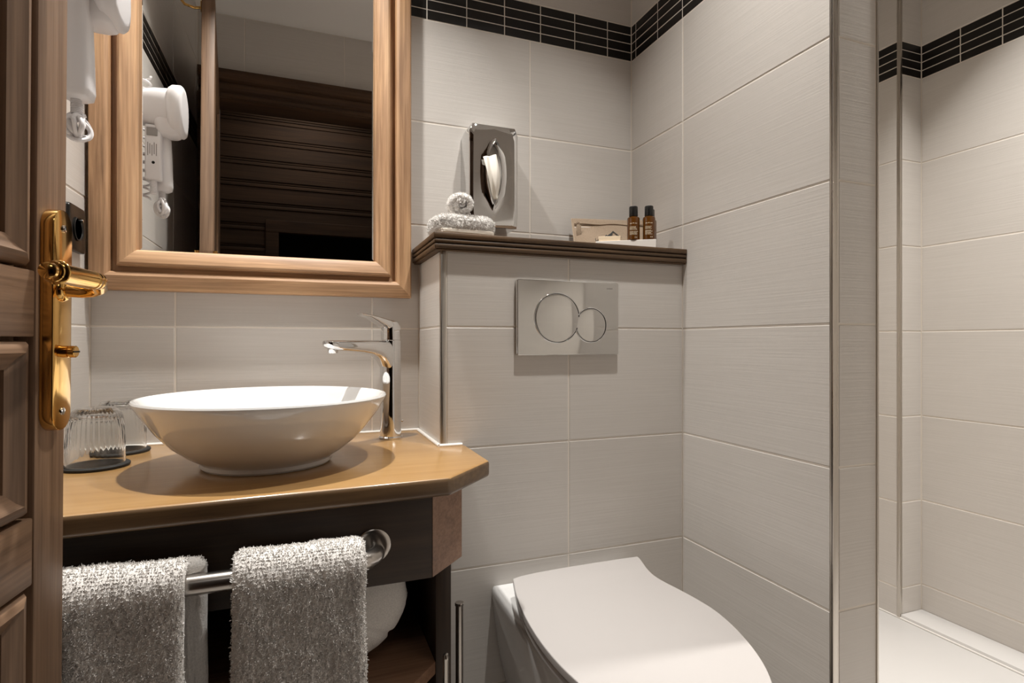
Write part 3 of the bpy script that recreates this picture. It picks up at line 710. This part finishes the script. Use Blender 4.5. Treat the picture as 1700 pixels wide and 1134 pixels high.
# folded face cloth and rolled flannel on the ledge
def cushion(name,c,hx,hy,hz,rz,seed,parent,m,p=4.5,amp=.0012):
    nu,nv=90,140
    th=np.linspace(-math.pi/2,math.pi/2,nu); ph=np.linspace(0,2*math.pi,nv,endpoint=False)
    sp_=lambda v,e: np.sign(v)*np.abs(v)**e
    e=2/p
    X=hx*sp_(np.cos(th),e)[:,None]*sp_(np.cos(ph),e)[None,:]; Y=hy*sp_(np.cos(th),e)[:,None]*sp_(np.sin(ph),e)[None,:]; Z=hz*sp_(np.sin(th),e*1.1)[:,None]+0*X
    nz=noise2(nu,nv+1,60,80,seed)[:,:-1]*amp+noise2(nu,nv+1,6,9,seed+1)[:,:-1]*amp*1.6
    k=1+nz/np.maximum(np.sqrt(X*X+Y*Y+Z*Z),.01)
    X,Y,Z=X*k,Y*k,Z*k; Z=np.maximum(Z,-hz)
    cr,sr=math.cos(rz),math.sin(rz)
    V=np.stack([c[0]+X*cr-Y*sr,c[1]+X*sr+Y*cr,c[2]+Z],-1).reshape(-1,3)
    i=np.arange(nu-1)[:,None]; j=np.arange(nv)[None,:]; A=i*nv+j; B=i*nv+(j+1)%nv
    me=np_mesh(V,np.stack([A,B,B+nv,A+nv],-1).reshape(-1,4)); fix(me); me.shade_smooth()
    o=link(name,me,m,parent); return V,vnorm(me),o
fc=thing('folded_face_cloth','small folded white terry cloth lying flat on the wooden ledge','towel',(.318,1.155,SH1))
V,N,o=cushion('cloth',(.3185,1.150,SH1+.0225),.0665,.046,.0215,.03,11,fc,M['terry'])
V,N,Wt=by_area(o.data)
pile(V,N,9000,.0026,.00055,77,fc,V[:,2]>SH1+.012,Wt)
cushion('woven_border',(.3205,1.1475,SH1+.0068),.062,.0455,.0062,.03,13,fc,M['woven'],6,.0003)
fl=thing('rolled_flannel','little white flannel rolled up and set on the folded cloth','towel',(.318,1.14,SH1+.046))
def flannel():
    nt,nl=150,26; t=np.linspace(0,1,nt); a=t*2*math.pi*1.75+.6; r=.0060+.0150*t
    th=.0044; out_=[]
    for sg in (1,-1):
        rr=r+sg*th*np.sqrt(np.clip(1-np.maximum((np.abs(t*2-1)-.94)/.06,0)**2,0.02,1)); out_.append(np.stack([rr*np.cos(a),rr*np.sin(a)],1))
    loop=np.concatenate([out_[0],out_[1][::-1]]); n=len(loop)
    L=.050; ys=np.linspace(-L/2,L/2,nl); sc_=1-.10*(np.abs(ys)/(L/2))**4
    fn=noise2(nl,n,18,200,5)*.0010
    V=np.zeros((nl,n,3))
    V[:,:,0]=loop[None,:,0]*sc_[:,None]*1.03+fn; V[:,:,2]=loop[None,:,1]*sc_[:,None]*.90+fn; V[:,:,1]=ys[:,None]-.006*(np.hypot(loop[:,0],loop[:,1])/.024)[None,:]*np.sign(-1)*.5+noise2(nl,n,5,60,6)*.001
    V=V.reshape(-1,3)*1.28; Mx=Matrix.Rotation(math.radians(-14),3,'Z')@Matrix.Rotation(math.radians(14),3,'X')
    V=V@np.array(Mx).T+np.array([.3165,1.140,SH1+.0705])
    i=np.arange(nl-1)[:,None]; j=np.arange(n)[None,:]; A=i*n+j; B=i*n+(j+1)%n
    q=[np.stack([A,B,B+n,A+n],-1).reshape(-1,4)]
    for i0 in (0,nl-1):                      # end caps: quads between inner and outer skin
        k=np.arange(nt-1); c=np.stack([i0*n+k,i0*n+k+1,i0*n+(n-2-k),i0*n+(n-1-k)],-1); q.append(c)
    me=np_mesh(V,np.concatenate(q)); fix(me); me.shade_smooth(); link('cloth',me,M['terry'],fl)
    V,N,Wt=by_area(me); pile(V,N,4500,.0023,.00055,88,fl,None,Wt)
flannel()

# ------------------------------------------------------------------ tissue dispenser on the back wall
TX0,TX1,TY,TZ0,TZ1=.368,.491,1.256,H+.273,H+.517
tis=thing('tissue_dispenser','chrome wall-mounted tissue box with a white tissue hanging from its oval slot','tissue box',((TX0+TX1)/2,YB,TZ0))
tcx,tcz=(TX0+TX1)/2,(TZ0+TZ1)/2+.006
# front face with a vesica slot
def vesica(hw,hh,n=24):
    R=(hh*hh+hw*hw)/(2*hw); pts=[]
    a=math.asin(hh/R)
    for k in range(n): t=-a+2*a*k/n; pts.append((R*math.cos(t)-(R-hw),R*math.sin(t)))
    for k in range(n): t=-a+2*a*k/n; pts.append((-(R*math.cos(t)-(R-hw)),-R*math.sin(t)))
    return pts
ves=vesica(.0175,.073); nv_=len(ves)
rim=rrect(TX1-TX0-.004,TZ1-TZ0-.004,.006,11,(TX0+TX1)/2,(TZ0+TZ1)/2)
def radial(poly,c,ang):                     # point of polygon hit from c at angle
    best=None
    for i in range(len(poly)):
        (x1,y1),(x2,y2)=poly[i],poly[(i+1)%len(poly)]
        dx,dy=math.cos(ang),math.sin(ang); ex,ey=x2-x1,y2-y1; den=dx*ey-dy*ex
        if abs(den)<1e-12: continue
        t=((x1-c[0])*ey-(y1-c[1])*ex)/den; s=((x1-c[0])*dy-(y1-c[1])*dx)/den
        if t>0 and -1e-9<=s<=1+1e-9 and (best is None or t<best): best=t
    return (c[0]+best*math.cos(ang),c[1]+best*math.sin(ang))
rings=[]
angs=[math.atan2(z,x) for x,z in ves]
slot=[(tcx+x,tcz+z) for x,z in ves]
outer=[radial(rim,(tcx,tcz),a) for a in angs]
mid=[(s[0]+(s[0]-tcx)*.16+ (0),s[1]+(s[1]-tcz)*.05) for s in slot]
secs=[[(x,YB-.001,z) for x,z in [((p[0]-(TX0+TX1)/2)*1.03+(TX0+TX1)/2,(p[1]-(TZ0+TZ1)/2)*1.016+(TZ0+TZ1)/2) for p in outer]],
      [(x,TY+.004,z) for x,z in [((p[0]-(TX0+TX1)/2)*1.03+(TX0+TX1)/2,(p[1]-(TZ0+TZ1)/2)*1.016+(TZ0+TZ1)/2) for p in outer]],
      [(x,TY+.001,z) for x,z in [((p[0]-(TX0+TX1)/2)*1.018+(TX0+TX1)/2,(p[1]-(TZ0+TZ1)/2)*1.009+(TZ0+TZ1)/2) for p in outer]],
      [(x,TY,z) for x,z in outer]]
for f_ in (.25,.5,.75): secs.append([(o_[0]*(1-f_)+m_[0]*f_,TY-.0012*f_*f_,o_[1]*(1-f_)+m_[1]*f_) for o_,m_ in zip(outer,mid)])
secs+= [[(x,TY-.0035,z) for x,z in mid],[(x,TY-.0048,z) for x,z in [((s[0]+m_[0])/2,(s[1]+m_[1])/2) for s,m_ in zip(slot,mid)]],[(x,TY-.003,z) for x,z in slot],[(x,TY+.012,z) for x,z in [(tcx+(s[0]-tcx)*.92,tcz+(s[1]-tcz)*.97) for s in slot]]]
link('cover',loft_me(secs,False),M['chrome'],tis,False,50)
box('inside_box',(TX0+.012,TX1-.012,TY+.014,YB-.002,TZ0+.01,TZ1-.01),M['card'],tis)
# tissue: a drooping pleated tongue
nu,nv2=26,30; V=[]
for i in range(nu):
    u=i/(nu-1)
    for j in range(nv2):
        t=j/(nv2-1); wdt=.013*(1-t)**.6+.0035+.004*math.sin(t*3); 
        x=tcx+(-.004-.010*(1-t))+(u-.5)*2*wdt+(.006*t); z=tcz+.034-.096*t+.010*(u)*(1-t)
        y=TY-.006-.010*math.sin(math.pi*min(t*1.1,1))-.004*math.sin(u*9+t*3)-.004*(1-u)*(1-t)
        V.append((x,y,z))
V=np.array(V); me=np_mesh(V,grid_faces(nu,nv2)); me.shade_smooth()
ti=link('tissue',me,M['tissue'],tis); sm=ti.modifiers.new('thick','SOLIDIFY'); sm.thickness=.0006

# ------------------------------------------------------------------ toiletries on the ledge
TRZ=math.radians(-33); tr=(.715,1.165)
tray=thing('toiletry_tray','low white card tray with small bottles on it at the end of the ledge','tray',(tr[0],tr[1],SH1))
cR,sR=math.cos(TRZ),math.sin(TRZ)
def trp(a,b_): return (.658+.058*0+cR*a-sR*b_,1.172+sR*a+cR*b_)       # along the front edge, back
def trpoly(a0,a1,b0,b1): return [trp(a0,b0),trp(a1,b0),trp(a1,b1),trp(a0,b1)]
link('base',prism_me(trpoly(0,.140,0,.068),SH1+.0004,SH1+.0200,.0008,1),M['card'],tray,False,40)
zt_=SH1+.0203
def bottle(a,b_,lab,scale=1,dz=0):
    cx,cy=trp(a,b_)
    bt=thing('toiletry_bottle',lab,'bottle',(cx,cy,zt_),'miniature toiletry bottles')
    link('glass_body',lathe_me([(0,0),(.0132,0),(.0145,.0012),(.0147,.003),(.0147,.050),(.0140,.0535),(.0110,.0555),(.0088,.0562),(0,.0562)],32,(cx,cy,zt_)),M['amber'],bt,False,35)
    link('cap',lathe_me([(0,.0568),(.0100,.0568),(.0104,.058),(.0102,.0785),(.0094,.0805),(0,.0808)],28,(cx,cy,zt_)),M['black'],bt,False,35)
    # printed lines wrapped round the side that faces the room
    dirn=math.atan2(-cy,-cx)
    V=[];Fc=[]
    def strip(a0,a1,z0,z1):
        n=max(2,int(abs(a1-a0)/.08)+1); o=len(V)
        for k in range(n+1):
            a_=dirn+a0+(a1-a0)*k/n
            for z in (z0,z1): V.append((cx+.01478*math.cos(a_),cy+.01478*math.sin(a_),zt_+z))
        for k in range(n): Fc.append((o+2*k,o+2*k+2,o+2*k+3,o+2*k+1))
    for a0,a1 in ((-.6,-.2),(-.08,.08),(.2,.6)): strip(a0,a1,.0380,.0392)
    strip(-.06,.06,.0392,.0402)
    rs=random.Random(int(a*1000))
    z=.0300
    while z>.010:
        x=-.62
        while x<rs.uniform(.2,.6):
            w_=rs.uniform(.06,.22); strip(x,x+w_,z,z+.0010); x+=w_+.05
        z-=rs.choice((.0021,.0024,.0046))
    strip(.2,.34,.0050,.0062); strip(.4,.62,.0050,.0062)
    link('print',mesh(V,Fc),M['print'],bt)
bottle(.088,.012,'small amber bottle with black cap, left of the pair on the white tray')
bottle(.124,.015,'small amber bottle with black cap at the right end of the white tray')
bottle(.128,.052,'small amber bottle hidden behind the right-hand one, only its cap edge showing')
tag(link('soap_box',prism_me(trpoly(.006,.058,.004,.034),zt_,zt_+.0115,.0008,1),M['soap'],None,False,40),'little cream soap carton lying on the white tray','soap box')
pou=thing('zip_pouch','beige linen zip pouch leaning on the wall behind the bottles','pouch',(.74,1.25,SH1))
def pouch():
    x0,x1=.650,.850; nu,nv3=60,34; hh=.103; Vs=[]
    for sg in (1,-1):
        for i in range(nu):
            u=i/(nu-1)
            for j in range(nv3):
                t=j/(nv3-1)
                b_=.014*(math.sin(math.pi*min(max(u,.0),1))**.35)*(1-t**1.6*.85)*(min(1,t*9+.25))
                wob=.0016*math.sin(17*u+3*t)*(1-t)+.0022*math.sin(6.3*u+9*t)*t
                Vs.append((x0+(x1-x0)*u,1.258+.052*t-sg*b_+wob,SH1+.0008+hh*t*(1-.02*math.sin(u*3))))
    V=np.array(Vs); f=grid_faces(nu,nv3); n1=nu*nv3
    br=[]
    for j in (0,nv3-1):
        a=np.arange(nu-1)*nv3+j; br.append(np.stack([a,a+nv3,a+nv3+n1,a+n1],-1))
    for i in (0,nu-1):
        a=i*nv3+np.arange(nv3-1); br.append(np.stack([a,a+1,a+1+n1,a+n1],-1))
    me=np_mesh(V,np.concatenate([f,f[:,::-1]+n1]+br)); fix(me); me.shade_smooth()
    link('cloth_body',me,M['linen'],pou)
    yy=lambda t,u=.5: 1.258+.052*t-.014*(math.sin(math.pi*u)**.35)*(1-t**1.6*.85)
    zip_=[(x0+.006+(x1-x0-.012)*k/20,yy(.84,.1+.8*k/20)-.0022,SH1+hh*(.84+.012*math.sin(k*.7))) for k in range(21)]
    link('zip',tube_me(zip_,.0022,8),M['linen'],pou,False,60)
    link('seam',tube_me([(p[0],p[1]-.0012,p[2]-.010) for p in zip_],.0011,6),M['card'],pou,False,60)
    link('zip_pull',join_me([box_me(x0+.008,x0+.020,yy(.6,.08)-.006,yy(.6,.08)-.003,SH1+.045,SH1+.080,.001),torus_me((x0+.014,yy(.8,.08)-.005,SH1+.086),.004,.0012,'Y',16,6)]),M['linen'],pou,False,40)
    # printed mountain line and lettering
    pts=[(.0,.0),(.010,.014),(.014,.009),(.030,.022),(.040,.034),(.052,.020),(.070,.0)]; inn=[(.064,.0),(.050,.016),(.0405,.028),(.036,.020),(.028,.0),(.024,.006),(.016,.0),(.010,.008),(.004,0)]
    poly=pts+inn; px0,pz0=.728,SH1+.048
    V=[];
    for x,z in [(a_*.66,b_*.56) for a_,b_ in poly]: V.append((px0+x,yy((pz0+z-SH1)/hh,(px0+x-x0)/(x1-x0))-.0022,pz0+z))
    link('mountain_print',mesh(V,[tuple(range(len(V)))]),M['ink'],pou)
    t_=text_me('La',.013,.0002); xf(t_,Matrix.Translation((.709,yy(.4,.3)-.0030,SH1+.040))@Matrix.Rotation(math.radians(63),4,'X')); link('lettering',t_,M['ink'],pou)
pouch()
bpy.context.view_layer.update()
RP=Matrix.Translation((.650,1.268,0))@Matrix.Rotation(math.radians(-15),4,'Z')@Matrix.Translation((-.650,-1.268,0))
for ch in pou.children: ch.data.transform(RP)

# ------------------------------------------------------------------ wall socket on the left wall
so=thing('wall_socket','black power socket on the left wall beside the mirror frame','socket',(XL,1.235,H+.165))
def lw(me):                                # XZ-plane part (facing -Y) turned to face +X on the left wall
    return xf(me,Matrix.Rotation(math.radians(90),4,'Z'))
fr=vprism(rrect(.080,.084,.008,5),-.010,0,.003,2); xf(fr,Matrix.Rotation(math.radians(90),4,'Z')); xf(fr,Matrix.Translation((XL+.0004,1.2355,H+.207))); link('socket_frame',fr,M['black'],so,False,40)
rg=lathe_me([(.0185,.0102),(.0215,.0102),(.0225,.0125),(.0215,.0135),(.0195,.0125)],40,closed=True); xf(rg,Matrix.Rotation(math.radians(90),4,'Y')); xf(rg,Matrix.Translation((XL,1.2355,H+.207))); link('socket_ring',rg,M['black'],so,False,50)
rc=lathe_me([(0,.0112),(.0185,.0112)],40); xf(rc,Matrix.Rotation(math.radians(90),4,'Y')); xf(rc,Matrix.Translation((XL,1.2355,H+.207))); link('socket_well',rc,M['void'],so)
pn=tube_me([(XL+.011,1.2355,H+.222),(XL+.019,1.2355,H+.222)],.0024,10); link('earth_pin',pn,M['chrome'],so,False,50)

# ------------------------------------------------------------------ hair dryer on the left wall
hx0=XL; hy=1.06
dry=thing('hair_dryer','white wall-mounted hair dryer with coiled cord between door and mirror','hair dryer',(XL,hy,H+.38))
box('wall_plate',(XL+.0005,XL+.020,hy-.045,hy+.045,H+.335,H+.60),M['plastic'],dry,.008,3)
def esec(x,ry,rz,cy,cz_,n=36,p=2.4):
    e=2/p
    return [(x,cy+ry*math.copysign(abs(math.cos(2*math.pi*k/n))**e,math.cos(2*math.pi*k/n)),cz_+rz*math.copysign(abs(math.sin(2*math.pi*k/n))**e,math.sin(2*math.pi*k/n))) for k in range(n)]
zb=H+.568
link('barrel',loft_me([esec(XL+.021,.030,.034,hy,zb-.004),esec(XL+.030,.036,.040,hy,zb-.002),esec(XL+.06,.041,.046,hy,zb),esec(XL+.095,.043,.049,hy,zb),esec(XL+.108,.041,.047,hy,zb),esec(XL+.114,.034,.040,hy,zb)]),M['plastic'],dry,False,50)
link('air_hood',loft_me([esec(XL+.094,.046,.052,hy,zb),esec(XL+.102,.052,.060,hy,zb-.002),esec(XL+.119,.053,.062,hy,zb-.003),esec(XL+.124,.050,.058,hy,zb-.003),esec(XL+.126,.040,.046,hy,zb-.002)]),M['plastic'],dry,False,50)
def hsec(z,x0,x1,y0,y1,r=.3):
    cx,cy=(x0+x1)/2,(y0+y1)/2; rx,ry=(x1-x0)/2,(y1-y0)/2; n=32; e=2/3.6
    return [(cx+rx*math.copysign(abs(math.cos(2*math.pi*k/n))**e,math.cos(2*math.pi*k/n)),cy+ry*math.copysign(abs(math.sin(2*math.pi*k/n))**e,math.sin(2*math.pi*k/n)),z) for k in range(n)]
hy2=1.035
link('handle',loft_me([hsec(H+.372,-.336,-.309,hy2-.014,hy2+.014),hsec(H+.376,-.343,-.3035,hy2-.021,hy2+.021),hsec(H+.386,-.346,-.3015,hy2-.023,hy2+.023),hsec(H+.45,-.348,-.3035,hy2-.024,hy2+.024),hsec(H+.51,-.350,-.306,hy2-.025,hy2+.026),hsec(H+.54,-.352,-.304,hy2-.026,hy2+.03)]),M['plastic'],dry,False,50)
link('air_scoop',loft_me([hsec(H+.500,-.318,-.284,hy-.018,hy+.020),hsec(H+.504,-.324,-.279,hy-.024,hy+.026),hsec(H+.512,-.330,-.2765,hy-.03,hy+.031),hsec(H+.53,-.334,-.276,hy-.034,hy+.035),hsec(H+.56,-.334,-.280,hy-.034,hy+.035)]),M['plastic'],dry,False,50)
sbx=box('control_box',(-.351,-.317,hy+.002,hy+.022,H+.388,H+.522),M['plastic'],dry,.004,3)
box('switch',(-.347,-.324,hy+.0215,hy+.0240,H+.494,H+.514),M['plasticg'],sbx,.001)
lab_=[]
for k in range(5): lab_.append(box_me(-.3455+.0045*k,-.3435+.0045*k,hy+.0218,hy+.0223,H+.446+.004*(k%2),H+.478-.003*(k%3)))
link('rating_print',join_me(lab_),M['plasticg'],sbx)
link('test_hole',xf(xf(lathe_me([(0,0),(.0035,0),(.0035,.0006),(0,.0006)],16),Matrix.Rotation(math.radians(-90),4,'X')),Matrix.Translation((-.333,hy+.0218,H+.430))),M['void'],sbx)
def sleeve(cx,cy,z0,z1):
    pr=[(0,0)]; n=9
    for k in range(n):
        z=(z1-z0)*k/n; pr+=[(.0075,z),(.0075,z+(z1-z0)/n*.55),(.0062,z+(z1-z0)/n*.6),(.0062,z+(z1-z0)/n*.95)]
    pr+=[(0,z1-z0)]; return lathe_me(pr,20,(cx,cy,z0))
link('strain_relief',sleeve(-.324,hy2,H+.350,H+.374),M['plastic'],dry,False,40)
link('strain_relief',sleeve(-.334,hy+.012,H+.356,H+.388),M['plastic'],dry,False,40)
coil=[(-.324,hy2,H+.352),(-.324,hy2,H+.346)]
for k in range(260):
    t=k/259; a=t*2*math.pi*7+1.2; tw=a*.31; rr=.0125+.0035*math.sin(a*.5)
    coil.append((-.323+rr*math.cos(a)*math.cos(tw*.5)+.004*math.sin(tw),1.036+rr*1.5*math.cos(a)*math.sin(tw)+.010*math.sin(tw*1.7),H+.331+rr*1.15*math.sin(a)-.010*(t-.5)))
link('coiled_cord',tube_me(coil,.0033,10),M['plastic'],dry,False,60)
coil=[]
for k in range(420):
    t=k/419; a=t*2*math.pi*15
    coil.append((-.369+.012*math.cos(a),.995+.012*math.sin(a),H+.36+.31*t))
link('coiled_cord',tube_me(coil,.0030,8),M['plastic'],dry,False,60)

# ------------------------------------------------------------------ shower tray
st=thing('shower_tray','white shower tray seen past the tiled partition','shower tray',(1.3,.75,0))
box('tray_basin',(XP+.002,XA-.0005,.16,YB-.02,.02,.1450),M['acrylic'],st,.004)
box('rear_ledge',(XA+.0005,XS-.001,.16,YA-.001,.02,H-.793),M['acrylic'],st,.003)
link('ledge_sealant',tube_me([(XA+.001,.17,.146),(XA+.001,YB-.02,.146)],.003,8),M['silicone'],st)

# ------------------------------------------------------------------ paper stand and brush between washstand and toilet
ps=thing('paper_stand','slim steel floor stand with a tall round pole beside the toilet','toilet stand',(.287,1.045,0))
link('pole',lathe_me([(0,.02),(.0072,.02),(.0072,H-.497),(.0085,H-.4968),(.0085,H-.4925),(.0078,H-.4915),(0,H-.4915)],24,(.278,1.015,0)),M['steel'],ps,False,40)
link('foot',lathe_me([(0,.0005),(.0755,.0005),(.0755,.012),(.073,.0145),(0,.0155)],48,(.330,1.022,0)),M['steel'],ps,False,40)
br_=thing('toilet_brush','short brush handle with a shiny tip in front of the washstand leg','toilet brush',(.216,.872,0))
link('handle',lathe_me([(0,.10),(.0048,.10),(.0048,H-.511),(.0052,H-.510),(.0052,H-.506),(.0038,H-.5015),(0,H-.5000)],20,(.2165,.872,0)),M['steel'],br_,False,40)
link('canister',lathe_me([(0,.0005),(.040,.0005),(.040,.20),(.037,.205),(.008,.207),(0,.207)],36,(.2165,.872,0)),M['steel'],br_,False,40)

# ------------------------------------------------------------------ ceiling downlights
for i,(lx,ly,pw,spr) in enumerate(SPOTS):
    lab=['recessed ceiling downlight above the basin','recessed ceiling downlight above the toilet','recessed ceiling downlight over the shower'][i]
    dl=thing('downlight',lab,'downlight',(lx,ly,CEIL))
    link('ring',lathe_me([(.027,-.0005),(.040,-.0005),(.040,-.004),(.036,-.007),(.029,-.006),(.027,-.003)],40,(lx,ly,CEIL),True),M['chrome'],dl,False,40)
